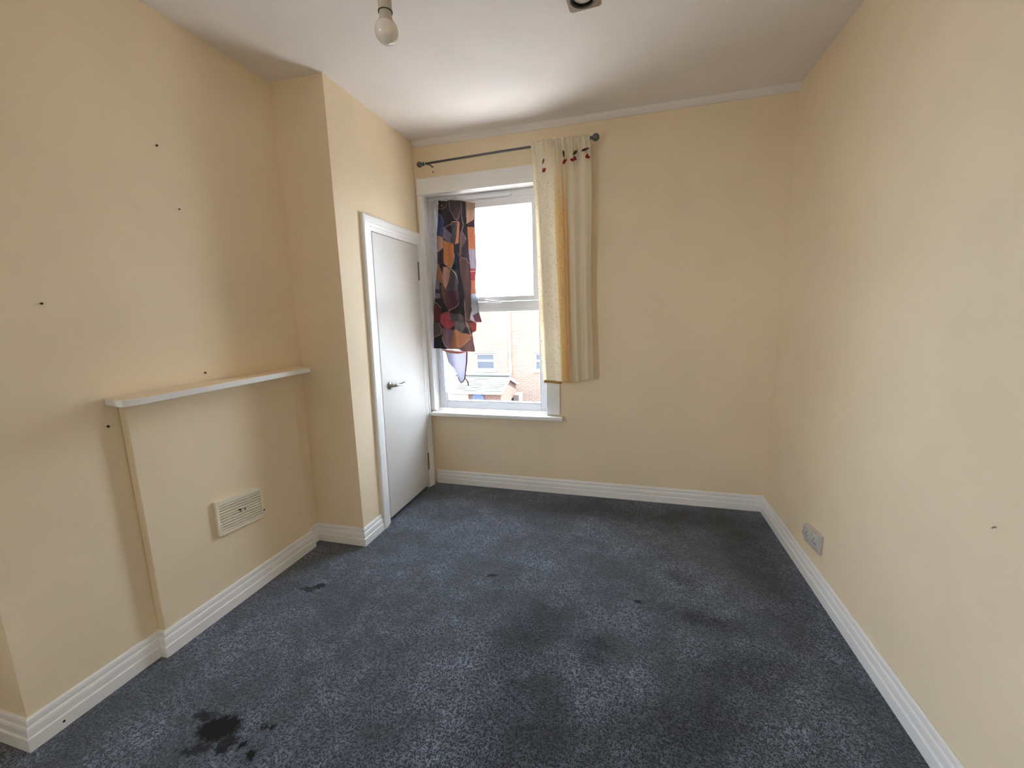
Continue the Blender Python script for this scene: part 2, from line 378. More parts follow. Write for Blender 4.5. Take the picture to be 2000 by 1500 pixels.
# cupboard wall with a door opening, and the closet behind it
DY0, DY1, DZ = 2.425, 3.052, 1.962
cw = MB()
def cup_quad(y0, y1, z0, z1, y0b=None, y1b=None):
    cw.add([(-1.585, y0, z0), (-1.585, y1, z0), (-1.585, y1 if y1b is None else y1b, z1), (-1.585, y0 if y0b is None else y0b, z1)], [(0, 1, 2, 3)])
def shear(y, z): return y + .026 * (z - 1)
def w_cup0(v): return (v[0] + XA(v[1], v[2]) + 1.585, v[1], v[2])
Z2 = H + .02
cup_quad(2.1067, shear(DY0, 0), 0, DZ, 2.1067 + .0217 * DZ / H, shear(DY0, DZ))
cup_quad(shear(DY1, 0), 3.16, 0, DZ, shear(DY1, DZ), 3.14)
cup_quad(2.1067 + .0217 * DZ / H, 3.14, DZ, Z2, 2.1284, 3.13)
cwo = cw.build('wall_cupboard', 'cream', warp=w_cup0); struct(cwo, 'narrow cream wall holding the cupboard door', 'wall')
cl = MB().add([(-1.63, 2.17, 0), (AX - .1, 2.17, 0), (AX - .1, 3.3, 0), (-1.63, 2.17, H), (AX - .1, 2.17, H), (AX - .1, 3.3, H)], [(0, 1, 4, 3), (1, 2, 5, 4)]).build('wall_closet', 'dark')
struct(cl, 'dark inside of the cupboard', 'wall')
# ceiling edge strip above the window wall
co = MB().prism([(3.13, 2.662), (3.118, 2.664), (3.106, 2.676), (3.100, 2.70), (3.13, 2.70)], -1.60, .945, 0).build('trim_1', 'ceil', warp=w_back, smooth=False)
struct(co, 'thin plaster strip between window wall and ceiling', 'trim')

# ------------------------------------------------------------------ baseboards
PROF = [(0, 0), (.0182, 0), (.0182, .0455), (.0172, .0475), (.0125, .049), (.0135, .053), (.0140, .060), (.0135, .074), (.0115, .082), (.0070, .0845), (.0078, .089), (.0085, .096), (.0072, .106), (.0045, .1115), (0, .1127)]
def board(name, path, label, ends=(None, None)):
    P = [Vector(p) for p in path]; mb = MB(); vs = []
    for i, p in enumerate(P):
        n1 = n2 = None
        if i > 0: d = (p - P[i - 1]).normalized(); n1 = Vector((d.y, -d.x))
        if i < len(P) - 1: d = (P[i + 1] - p).normalized(); n2 = Vector((d.y, -d.x))
        if n1 is None: n1 = n2
        if n2 is None: n2 = n1
        mt = (n1 + n2); mt = mt / max(.2, mt.dot(n1)) if mt.length > 1e-6 else n1
        if mt.dot(n1) != 0: mt = mt / mt.dot(n1)
        for dd, z in PROF: vs.append((p.x + mt.x * dd, p.y + mt.y * dd, z))
    k = len(PROF)
    fs = [(i * k + j, i * k + (j + 1) % k, (i + 1) * k + (j + 1) % k, (i + 1) * k + j) for i in range(len(P) - 1) for j in range(k)]
    fs += [tuple(range(k)), tuple(range(len(P) * k - 1, (len(P) - 1) * k - 1, -1))]
    mb.add(vs, fs); o = mb.build(name, 'gloss'); struct(o, label, 'skirting board'); return o
bl = board('baseboard_left', [(AX, FY), (AX, .7259), (-1.9251, .7259), (-1.9251, 1.1413), (-1.8909, 1.1413), (-1.8909, 2.0029), (-1.9251, 2.0029), (-1.9251, 2.1067), (-1.5798, 2.1067), (-1.5825, 2.300)],
      'white moulded skirting around the chimney breast and nib')
board('baseboard_back', [(-1.566, YB(-1.56, 0)), (.9191, YB(.9191, 0))], 'white moulded skirting below the window')
board('baseboard_right', [(.9191, YB(.9191, 0)), (XR(FY, 0), FY)], 'white moulded skirting along the socket wall')
hole = MB().lathe([(.0042, -.0005), (.0042, .0006)], (-1.9069, .80, .026), 0, 12).build('screw_hole', 'screw', parent=bl)

# ------------------------------------------------------------------ cupboard door
d1 = thing('door_1', 'white flush cupboard door with chrome lever handle beside the window', 'door', (-1.565, 2.74, 0)); d1['kind'] = 'structure'
lf_ = B(-1.612, -1.576, 2.4285 + .006, 3.0435, .030, 1.948).build('door_leaf', 'door', d1, w_cup, bevel=.0015)
lf_['label'] = 'flat white door leaf'
# lining and casings
CP = [(0, 0), (0, .010), (.16, .011), (.20, .015), (.44, .017), (.48, .022), (.90, .022), (1, .018), (1, 0)]
def leg(inner, outer):          # inner/outer: two (y, z) ends each
    vs = []
    for k in (0, 1):
        for a, b in CP: vs.append((-1.585 + b, lerp(inner[k][0], outer[k][0], a), lerp(inner[k][1], outer[k][1], a)))
    n = len(CP)
    mb = MB().add(vs, [tuple(range(n)), tuple(range(2 * n - 1, n - 1, -1))] + [(i, (i + 1) % n, (i + 1) % n + n, i + n) for i in range(n)])
    def wp(v):
        q = w_cup(v); return (q[0], min(q[1], 3.112 - .010 * (v[2] - 1)), q[2])
    mb.build('door_casing', 'gloss', d1, wp)
TL_, TR_ = (2.330, 2.042), (3.135, 2.042); IL_, IR_ = (2.424, 1.962), (3.052, 1.962)
leg(((2.424, 0), IL_), ((2.330, 0), TL_)); leg((IL_, IR_), (TL_, TR_)); leg((IR_, (3.052, 0)), (TR_, (3.135, 0)))
mb = MB().box(-1.66, -1.578, 2.424, 2.4300, 0, 1.962).box(-1.66, -1.578, 3.047, 3.053, 0, 1.962).box(-1.66, -1.578, 2.430, 3.047, 1.952, 1.962)
mb.build('door_lining', 'gloss', d1, w_cup)
for z in (1.757, .228):
    h = MB().tube([(-1.573, 3.046, z - .07), (-1.573, 3.046, z + .07)], .0045, 10).box(-1.577, -1.5745, 3.034, 3.047, z - .07, z + .07).build('hinge', 'brass', d1, w_cup)
    h['label'] = 'dull metal hinge'
hy, hz = 2.526, .945
hb = MB().lathe([(.004, 0), (.0245, 0), (.0262, .003), (.0262, .007), (.0235, .0095), (.013, .010), (.0105, .013), (.0100, .034)], (-1.576, hy, hz), 0, 28)
hd_ = hb.build('handle_rose', 'chrome', d1, w_cup, smooth=True); hd_['label'] = 'round chrome handle rose'
lv = MB().tube([(-1.552, hy, hz), (-1.541, hy + .004, hz), (-1.534, hy + .018, hz + .001), (-1.532, hy + .045, hz - .003), (-1.534, hy + .085, hz - .004), (-1.535, hy + .118, hz + .0), (-1.536, hy + .132, hz + .005)],
               [.010, .0105, .0100, .0090, .0095, .0085, .0055], 14)
lvo = lv.build('handle_lever', 'chrome', hd_, w_cup, smooth=True); lvo['label'] = 'wavy chrome lever'

# ------------------------------------------------------------------ window
win = thing('window_1', 'white plastic window with top opening light and wooden surround', 'window', (-1.07, 3.14, .62)); win['kind'] = 'structure'
Y = 3.13
def frame4(mb, x0, x1, z0, z1, w, ya, yb, wb=None, wt=None):
    wb = wb or w; wt = wt or w
    mb.box(x0, x0 + w, ya, yb, z0, z1); mb.box(x1 - w, x1, ya, yb, z0, z1)
    mb.box(x0 + w, x1 - w, ya, yb, z0, z0 + wb); mb.box(x0 + w, x1 - w, ya, yb, z1 - wt, z1)
mb = MB(); FX0, FX1 = -1.538, -.606
mb.box(FX0, -1.470, 3.20, 3.26, .638, 2.315); mb.box(-.662, FX1, 3.20, 3.26, .638, 2.315)
mb.box(-1.470, -.662, 3.20, 3.26, .638, .698); mb.box(-1.470, -.662, 3.20, 3.26, 1.440, 1.508); mb.box(-1.470, -.662, 3.20, 3.26, 2.262, 2.315)
mb.build('window_frame', 'upvc', win, w_back, bevel=.004)
mb = MB(); frame4(mb, -1.470, -.662, .698, 1.440, .010, 3.206, 3.25)
mb.build('glazing_bead', 'upvc', win, w_back, bevel=.003)
mb = MB(); frame4(mb, -1.478, -.668, 1.510, 2.262, .040, 3.192, 3.245, .036, .055)
sash = mb.build('opening_sash', 'upvc', win, w_back, bevel=.005)
B(-1.462, -.670, 3.226, 3.230, .706, 1.433).build('glass_pane', 'glass', win, w_back)
B(-1.440, -.706, 3.218, 3.222, 1.544, 2.209).build('glass_pane', 'glass', sash, w_back)
hn = MB().box(-1.105, -1.060, 3.176, 3.192, 1.512, 1.530).tube([(-1.085, 3.176, 1.521), (-1.080, 3.160, 1.519), (-1.05, 3.156, 1.512), (-.955, 3.158, 1.500)], [.008, .008, .008, .007], 10)
ho = hn.build('window_handle', 'upvc', sash, w_back, bevel=.002); ho['label'] = 'white catch handle'
tv = MB().box(-1.225, -.868, 3.184, 3.200, 2.272, 2.298).tube([(-.868, 3.196, 2.285), (-.856, 3.196, 2.285)], [.012, .008], 12)
tv.box(-1.215, -.880, 3.181, 3.184, 2.277, 2.282)
tv.build('trickle_vent', 'upvc', win, w_back, bevel=.003)
# wooden lining and architrave
mb = MB().box(-1.5445, -1.538, 3.125, 3.26, .63, 2.318).box(-.606, -.600, 3.125, 3.26, .63, 2.318).box(-1.538, -.606, 3.125, 3.26, 2.3155, 2.318)
mb.build('window_lining', 'gloss', win, w_back)
def arch(mb, w0, w1, z0, z1):
    mb.box(w0, w1, 3.108, 3.13, z0, z1)
mb = MB(); arch(mb, -1.583, -1.540, .64, 2.318); mb.build('architrave', 'gloss', win, w_back, bevel=.003)
mb = MB(); arch(mb, -.574, -.501, .64, 2.30); mb.box(-.602, -.574, 3.113, 3.13, .64, 2.30); mb.build('architrave', 'gloss', win, w_back, bevel=.003)
mb = MB(); arch(mb, -1.583, -.495, 2.345, 2.437); mb.box(-1.583, -.495, 3.098, 3.13, 2.318, 2.345); mb.build('architrave', 'gloss', win, w_back, bevel=.003)
mb = MB().box(-1.565, -.475, 3.062, 3.13, .600, .630).box(OX0, OX1, 3.13, 3.205, .600, .634)
mb.build('window_sill', 'gloss', win, w_back, bevel=.006, seg=3)
mb = MB().box(-1.62, -.52, 3.38, 3.50, .56, .62); mb.build('outer_sill', 'ext_white', win, w_back, bevel=.005)

w2 = thing('added_window_2', 'white framed second window, inferred and added out of view in the alcove beside the viewer', 'window', (AX - .06, -1.25, WZ0)); w2['kind'] = 'structure'
mb = MB(); x0, x1 = AX - .09, AX - .04
mb.box(x0, x1, WY0, WY0 + .05, WZ0, WZ1).box(x0, x1, WY1 - .05, WY1, WZ0, WZ1)
for a, b in ((WZ0, WZ0 + .05), (WZ1 - .05, WZ1), (1.55, 1.60)): mb.box(x0, x1, WY0 + .05, WY1 - .05, a, b)
mb.build('window_frame', 'upvc', w2, bevel=.004)
for a, b in ((WZ0 + .05, 1.55), (1.60, WZ1 - .05)): B(AX - .067, AX - .063, WY0 + .05, WY1 - .05, a, b).build('glass_pane', 'glass', w2)
B(AX, AX + .06, WY0 - .05, WY1 + .05, WZ0 - .03, WZ0).build('window_sill', 'gloss', w2, bevel=.005)

# ------------------------------------------------------------------ mantel shelf
ms = MB().prism([(-1.9251, 1.102), (-1.86, 1.088), (-1.815, 1.074), (-1.795, 1.078), (-1.781, 1.098), (-1.776, 1.125), (-1.7835, 2.020), (-1.790, 2.037), (-1.83, 2.056), (-1.930, 2.098)], 1.1055, 1.1320)
mso = ms.build('mantel_shelf', 'gloss', bevel=.003, origin=(-1.86, 1.58, 1.1055))
mso.data.materials.append(M['cream'])
for p in mso.data.polygons:
    if p.normal.z > .9: p.material_index = 1
tag(mso, 'chipped cream-white mantel shelf with clipped end on the chimney breast', 'shelf')

# ------------------------------------------------------------------ air vent grille
vg = thing('air_vent', 'cream plastic louvred air vent on the boarded fireplace panel', 'air vent', (-1.8905, 1.555, .466))
def w_vent(v):      # hung a little out of level
    y, z = v[1] - 1.555, v[2] - .466; a = -.085
    return (v[0], 1.555 + y, .466 + z + y * math.sin(a))
X0 = -1.8905; vy0, vy1, vz0, vz1 = 1.425, 1.688, .379, .553
mb = MB().box(X0, X0 + .016, vy0, vy0 + .016, vz0, vz1).box(X0, X0 + .016, vy1 - .014, vy1, vz0, vz1)
mb.box(X0, X0 + .016, vy0 + .016, vy1 - .014, vz0, vz0 + .012).box(X0, X0 + .016, vy0 + .016, vy1 - .014, vz1 - .024, vz1)
mb.build('vent_frame', 'vent', vg, w_vent, bevel=.002)
B(X0, X0 + .002, vy0 + .016, vy1 - .014, vz0 + .012, vz1 - .024).build('vent_backing', plain('vent_backing', srgb(120, 104, 84), .8), vg, w_vent)
ns = 10
for i in range(ns):
    zc = vz0 + .012 + (i + .5) * (vz1 - .024 - vz0 - .012) / ns
    MB().add([(x, y, z) for y in (vy0 + .0165, vy1 - .0145) for x, z in ((X0 + .0020, zc + .0062), (X0 + .0150, zc + .0018), (X0 + .0150, zc - .0042), (X0 + .0125, zc - .0046), (X0 + .0020, zc + .0030))],
             [(0, 1, 2, 3, 4), (9, 8, 7, 6, 5)] + [(k, (k + 1) % 5, (k + 1) % 5 + 5, k + 5) for k in range(5)]).build('slat', 'vent', vg, w_vent)
MB().box(X0 + .012, X0 + .0175, 1.556, 1.592, .458, .470).build('vent_tab', 'vent', vg, w_vent)
for yy, zz in ((1.549, .470), (1.574, .466), (1.684, .417)):
    MB().lathe([(.0042, 0), (.0042, .0185), (.003, .0195)], (X0, yy, zz), 0, 12).build('screw', 'screw', vg, w_vent)

# ------------------------------------------------------------------ double socket
sk = thing('double_socket', 'white double wall socket low on the long right wall', 'socket', (.918, 2.318, .236))
def w_sock(v):
    y, z = v[1] - 2.318, v[2] - .236
    return (v[0] + XR(v[1], v[2]) - .92, v[1], .236 + z - y * .10)
sx = .9195
MB().box(sx - .009, sx, 2.229, 2.409, .187, .289).build('surround', 'plastic', sk, w_sock, bevel=.002)
fp = MB(); prof_ = [(sx - .009, .284), (sx - .020, .284), (sx - .023, .281), (sx - .024, .228), (sx - .022, .224), (sx - .012, .196), (sx - .009, .193)]
k_ = len(prof_)
fp.add([(x, 2.236, z) for x, z in prof_] + [(x, 2.403, z) for x, z in prof_], [tuple(range(k_)), tuple(range(2 * k_ - 1, k_ - 1, -1))] + [(i, (i + 1) % k_, (i + 1) % k_ + k_, i + k_) for i in range(k_)])
pl = fp.build('face_plate', 'plastic', sk, w_sock)
for yc in (2.278, 2.360):
    B(sx - .0275, sx - .023, yc + .010, yc + .026, .262, .277).build('switch', 'plastic', pl, w_sock, bevel=.001)
    for dy, dz, a, b in ((0, .012, .002, .0045), (-.011, -.004, .0045, .002), (.011, -.004, .0045, .002)):
        B(sx - .0246, sx - .0230, yc - .006 + dy - a, yc - .006 + dy + a, .243 + dz - b, .243 + dz + b).build('pin_slot', 'switch', pl, w_sock)
for yc in (2.246, 2.392):
    MB().lathe([(.0032, 0), (.0032, -.0015)], (sx - .0235, yc, .240), 0, 10).build('screw', 'screw', pl, w_sock)

M['vent_b'] = plain('filled_plug', srgb(150, 146, 136), .8)
# ------------------------------------------------------------------ wall plugs and screws
def nail(loc, ax, label, r=.0042, wall_n=1):
    mb = MB().lathe([(r, 0), (r, .004 * wall_n), (r * .6, .006 * wall_n)], (0, 0, 0), ax, 10)
    mb.tube([(.003 * wall_n, 0, 0) if ax == 0 else (0, .003 * wall_n, 0), ((.010 * wall_n), -.002, -.003) if ax == 0 else (-.002, .010 * wall_n, -.003)], [.0022, .0015], 6)
    o = mb.build('wall_screw', 'screw'); o.location = loc
    return tag(o, label, 'screw', 'screws left in the walls')
nail((-1.9335, 1.452, 2.147), 0, 'dark screw high on the chimney breast wall, topmost of all')
nail((-1.9330, 1.507, 1.905), 0, 'tiny faint screw below the topmost one on the chimney breast', .0026)
nail((-1.9310, .981, 1.485), 0, 'small screw far out on the chimney breast at mid height', .0036)
nail((-1.9300, 1.514, 1.173), 0, 'dark screw just above the middle of the mantel shelf', .0045)
nail((-1.9292, 1.100, 1.022), 0, 'dark screw just below the clipped end of the mantel shelf', .0048)
nail((.9205 + .0115, 1.321, .823), 0, 'faint filled screw on the long bare wall above the skirting', .0022, -1).data.materials[0] = M['vent_b']

# ------------------------------------------------------------------ curtain rod
rod = thing('curtain_rod', 'dark grey curtain rod with ball finials above the window', 'curtain rod', (-.88, 3.035, 2.524))
def rz(x): return 2.513 + (x + 1.529) * .0175
MB().tube([(-1.478, 3.05, rz(-1.478)), (-.88, 3.05, rz(-.88) + .003), (-.278, 3.05, rz(-.278))], .0078, 16).build('pole', 'rod', rod, w_back, smooth=True)
def finial(x, s, R=.022):
    prof = [(.0078, 0), (.0125, .002), (.0135, .007), (.0125, .011), (.0085, .014), (.0085, .020)]
    for k in range(1, 12):
        a = math.pi * k / 12; prof.append((R * math.sin(a) if k > 3 or True else 0, .020 + R - R * math.cos(a)))
    prof = [p for p in prof if not (p[1] > .020 and p[1] < .024 and p[0] < .0085)] + [(.001, .020 + 2 * R)]
    return MB().lathe([(r, h * s) for r, h in prof], (x, 3.05, rz(x)), 0, 24).build('finial', 'rod', rod, w_back, smooth=True)
finial(-1.476, -1, .020); finial(-.280, 1, .024)
MB().tube([(-1.473, 3.05, rz(-1.47)), (-1.467, 3.05, rz(-1.467))], .0098, 16).build('collar', 'upvc', rod, w_back, smooth=True)
for x in (-1.447, -.32):
    z = rz(x)
    MB().lathe([(.006, -.004), (.006, 0), (.005, .001), (.005, .06), (.005, .070)], (x, 3.13, z), 1, 16).build('bracket', 'rod', rod, lambda v: w_back((v[0], 3.13 - (v[1] - 3.13), v[2])), smooth=True)
    MB().tube([(x, 3.062, z - .004), (x, 3.055, z - .0105), (x, 3.044, z - .0105), (x, 3.039, z - .003)], .003, 8).build('bracket_hook', 'rod', rod, w_back, smooth=True)
MB().lathe([(.0048, 0), (.0048, -.004), (.003, -.006)], (-1.447, 3.13, 2.478), 1, 10).build('screw', 'screw', rod, w_back)

# ------------------------------------------------------------------ cream curtain
CT = [(0, .000, .0), (.05, .018, 0), (.10, -.004, 0), (.17, -.014, 0), (.27, -.018, 0), (.36, -.012, 0), (.42, .010, 0), (.50, .020, 0), (.56, -.002, 0), (.62, .012, 0), (.70, -.006, 0), (.80, .012, 0), (.90, -.004, 0), (1, .010, 0)]
def interp(tab, u):
    for (a, va, *_), (b, vb, *_) in zip(tab, tab[1:]):
        if u <= b:
            t = (u - a) / (b - a); t = t * t * (3 - 2 * t); return lerp(va, vb, t)
    return tab[-1][1]
def cur(u, v):
    z0 = lerp(2.553, 2.552, u); z1 = .900 + .03 * max(0, u - .3) + .008 * math.sin(u * 9)
    z = lerp(z0, z1, v)
    xl = lerp(-.668, -.612, v); xr = lerp(-.273, -.252, min(1, v * 1.3)) + (.006 * math.sin(v * 7))
    g = max(0, 1 - v / .13)
    uu = u + .012 * math.sin(v * 6 + u * 8) * min(1, v * 3)
    x = lerp(xl, xr, uu)
    zr = rz(x)
    fold = interp(CT, min(1, max(0, uu))) * (.45 + .75 * min(1, v * 1.8)) * (1.45 + .3 * math.sin(v * 5 + u * 4))
    pleat = .0095 * math.sin(u * 88 + 2.2 * math.sin(u * 17)) * (g ** .7) + .003 * math.sin(u * 47 + 3) * max(0, 1 - v / .35)
    y = 3.038 + fold + pleat
    # rod pocket: cloth passes in front of the rod
    t = abs(z - zr) / .028
    if t < 1: y -= .008 * (1 - t * t)
    y = min(y, 3.05 + .028) if abs(z - zr) > .03 else min(y, 3.037)
    if v < .02: z += .004 * math.sin(u * 60) + .002 * math.sin(u * 131)
    return (x, y, z)
nu, nv = 170, 150
cc = grid(cur, nu, nv)
cur_t = thing('curtain', 'cream lace and plain cloth curtain bunched at the end of the rod', 'curtain', (-.455, 3.035, .905))
co = cc.build('curtain_cloth', 'cream_cloth', cur_t, w_back, smooth=True, thick=.0012)
me = co.data
uvl = me.uv_layers.new(name='UVMap'); ca = me.color_attributes.new('tint', 'FLOAT_COLOR', 'POINT')
def tintc(u, v):
    lace = srgb(248, 240, 222); yel = srgb(240, 216, 166); ora = srgb(238, 202, 152); pla = srgb(246, 236, 214)
    k = max(0, min(1, (v - .05) / .22))
    if u < .38: c = lace
    elif u < .50: c = tuple(lerp(a, b, k) for a, b in zip(lace, yel))
    elif u < .585: c = tuple(lerp(a, b, k) for a, b in zip(pla, ora))
    else: c = pla
    return c
for j in range(nv + 1):
    for i in range(nu + 1): ca.data[j * (nu + 1) + i].color = (*tintc(i / nu, j / nv), 1)
for lp in me.loops:
    i = lp.vertex_index % (nu + 1); j = lp.vertex_index // (nu + 1)
    uvl.data[lp.index].uv = (i / nu * .62, (1 - j / nv) * 1.65)
# hem braid and bead fringe under the lace half
def bot(u, dz=0, dy=0):
    p = cur(u, 1); return (p[0], p[1] + dy, p[2] + dz)
K = 26
hm = MB()
hm.add([bot(.02 + .36 * i / K, dz, -.0022) for dz in (.014, -.006) for i in range(K + 1)], [(i, i + 1, i + K + 2, i + K + 1) for i in range(K)])
h_ = hm.build('hem_braid', 'hem', cur_t, w_back, smooth=True, thick=.002); h_['label'] = 'tan braid hem'
bd = MB()
for i in range(34):
    p = bot(.02 + .36 * (i + .5) / 34, -.012, -.002)
    bd.lathe([(.0012, .0035), (.0032, .0018), (.0036, 0), (.0032, -.0018), (.0012, -.0035)], p, 2, 8)
fr = bd.build('bead_fringe', 'pearl', cur_t, w_back, smooth=True); fr['kind'] = 'stuff'

# ------------------------------------------------------------------ charms pinned to the curtain
def charm(x, z, kind, label):
    y = YB(x, z) - .108 - .002
    t = thing('thread_charm', label, 'charm', (x, y, z), 'red and dark thread charms on the cream curtain')
    def leaf(p, q, w, mat='charm_dark', nm='leaf'):
        P, Q = Vector(p), Vector(q); pts = [P.lerp(Q, k / 6) for k in range(7)]
        rs = [w * 1.25 * s for s in (.35, .8, 1, .95, .8, .6, .3)]
        return MB().tube([(x + a.x, y + a.y, z + a.z) for a in pts], rs, 8).build(nm, mat, t, smooth=True)
    def thread(p, q):
        return MB().tube([(x + a[0], y + a[1], z + a[2]) for a in (p, q)], .0013, 6).build('thread', 'charm_red', t)
    if kind == 0:
        leaf((.004, 0, .032), (-.006, 0, -.002), .0052); thread((-.005, 0, 0), (.001, 0, -.03))
        leaf((-.006, -.001, -.052), (.014, -.001, -.028), .0085, 'charm_red', 'tassel'); leaf((-.002, -.001, -.05), (-.001, -.001, -.026), .006, 'charm_red', 'tassel')
    elif kind == 1:
        leaf((-.002, 0, .035), (.003, 0, -.012), .0058); thread((.003, 0, -.01), (.004, 0, -.03))
        leaf((.000, -.001, -.052), (.006, -.001, -.020), .0075, 'charm_red', 'tassel'); leaf((.006, -.001, -.044), (.021, -.001, -.020), .005, 'charm_red', 'tassel')
    elif kind == 2:
        leaf((.022, 0, .026), (-.004, 0, .004), .0075); thread((-.001, 0, .004), (.0, 0, -.012))
        leaf((-.022, -.001, -.022), (.006, -.001, -.034), .0075, 'charm_red', 'tassel'); leaf((.0, -.001, -.010), (.018, -.001, -.032), .0075, 'charm_red', 'tassel')
    else:
        leaf((-.024, 0, -.002), (.026, 0, .010), .0068); thread((.004, 0, .0), (.014, 0, -.032))
        leaf((.010, -.001, -.052), (.016, -.001, -.026), .009, 'charm_red', 'tassel'); leaf((.016, -.001, -.050), (.032, -.001, -.044), .007, 'charm_red', 'tassel')
charm(-.581, 2.402, 0, 'charm hanging alone on the lace side of the curtain, lowest of four')
charm(-.444, 2.436, 1, 'charm with long dark stem and hooked red tip, second along the curtain')
charm(-.377, 2.432, 2, 'charm with slanted dark leaf over a spread red tassel')
charm(-.302, 2.455, 3, 'charm with level dark bar near the curtain outer edge')

# ------------------------------------------------------------------ patterned cloth
# print in photo-like cloth space: zoom pixels, origin (820,370), 7.143 per unit; second half is offset by 1428.6
PAL = []
def pa(col, pts, off=0, out=None): PAL.append((srgb(*col), [(a, b + off) for a, b in pts]))
pa((82, 54, 56), [(255, 140), (440, 140), (405, 195), (370, 245), (300, 268), (255, 262)])
pa((104, 82, 88), [(430, 140), (585, 140), (578, 280), (545, 390), (525, 412), (480, 380), (440, 290)])
pa((66, 52, 68), [(570, 140), (660, 140), (665, 460), (660, 650), (600, 560), (590, 440)])
pa((66, 100, 158), [(230, 320), (300, 345), (345, 440), (352, 520), (330, 640), (230, 610)])
pa((226, 176, 152), [(220, 612), (340, 650), (342, 790), (300, 850), (220, 850)])
pa((164, 152, 170), [(350, 540), (375, 515), (440, 590), (480, 640), (490, 720), (430, 722), (340, 650)])
pa((108, 98, 104), [(440, 460), (455, 432), (552, 435), (545, 560), (500, 640), (482, 732), (430, 700), (450, 590)])
pa((206, 138, 92), [(533, 440), (568, 440), (562, 720), (490, 737), (520, 620)])
pa((206, 172, 146), [(652, 150), (755, 150), (745, 370), (660, 435)])
pa((108, 60, 92), [(665, 440), (745, 385), (775, 420), (745, 484), (690, 484)])
pa((204, 118, 146), [(755, 300), (840, 300), (840, 560), (765, 520)])
pa((218, 146, 98), [(668, 490), (745, 480), (800, 500), (800, 784), (680, 784)])
pa((198, 182, 194), [(680, 784), (830, 784), (830, 1000), (800, 1045), (700, 1045)])
pa((204, 84, 98), [(700, 1045), (830, 1045), (800, 1240), (705, 1240)])
pa((226, 148, 102), [(703, 1215), (830, 1200), (830, 1390), (708, 1400)])
pa((206, 208, 220), [(708, 1400), (830, 1388), (860, 1700), (830, 1800), (700, 1780), (718, 1650)])
pa((232, 154, 66), [(345, 680), (472, 737), (472, 870), (442, 1060), (350, 980)])
pa((70, 44, 76), [(258, 850), (342, 790), (345, 980), (440, 1052), (350, 1060), (332, 1180), (262, 1020)])
pa((44, 50, 78), [(490, 740), (530, 740), (528, 850), (572, 900), (578, 1040), (552, 1250), (462, 1080), (480, 860)])
pa((148, 112, 110), [(580, 575), (607, 555), (655, 655), (620, 770), (590, 910), (572, 900), (575, 760)])
pa((92, 72, 90), [(655, 660), (680, 860), (692, 940), (600, 905), (602, 790)])
pa((130, 92, 92), [(575, 970), (600, 912), (650, 918), (685, 980), (712, 1480), (712, 1900), (640, 1880), (640, 1420), (590, 1150)])
pa((218, 160, 130), [(345, 1050), (442, 1078), (420, 1250), (390, 1360), (350, 1310), (335, 1180)])
pa((112, 96, 104), [(442, 1090), (492, 1130), (552, 1262), (520, 1380), (396, 1380), (420, 1250)])
pa((206, 128, 86), [(200, 1000), (262, 1020), (330, 1190), (330, 1310), (270, 1245), (200, 1245)])
pa((168, 152, 178), [(200, 1245), (282, 1245), (275, 1372), (200, 1372)])
pa((102, 58, 90), [(200, 1372), (285, 1372), (285, 1430), (200, 1430)])
pa((152, 102, 76), [(288, 1310), (350, 1300), (382, 1400), (392, 1620), (352, 1560), (300, 1480)])
pa((122, 56, 82), [(390, 1382), (560, 1375), (552, 1535), (430, 1668), (392, 1625)])
o2 = 1428.6
pa((170, 160, 186), [(200, 0), (286, 0), (282, 82), (200, 72)], o2)
pa((52, 42, 48), [(200, 80), (330, 60), (345, 120), (400, 235), (330, 240), (296, 206)], o2)
pa((142, 42, 60), [(190, 130), (298, 210), (292, 410), (190, 420)], o2)
pa((210, 70, 84), [(288, 300), (350, 262), (430, 250), (482, 440), (450, 502), (350, 502), (288, 420)], o2)
pa((122, 106, 106), [(430, 255), (500, 282), (560, 270), (612, 300), (642, 450), (605, 535), (490, 520), (482, 440)], o2)
pa((134, 106, 114), [(190, 418), (270, 430), (302, 500), (302, 585), (190, 655)], o2)
pa((154, 116, 132), [(308, 500), (350, 502), (450, 505), (488, 525), (448, 805), (362, 752), (320, 680)], o2)
pa((192, 130, 82), [(488, 505), (605, 540), (715, 560), (692, 612), (620, 722), (452, 812), (448, 760)], o2)
pa((146, 96, 96), [(692, 600), (800, 560), (800, 900), (450, 900), (450, 815), (620, 722)], o2)
pa((150, 88, 104), [(735, 275), (830, 205), (870, 370), (870, 420), (760, 350)], o2)
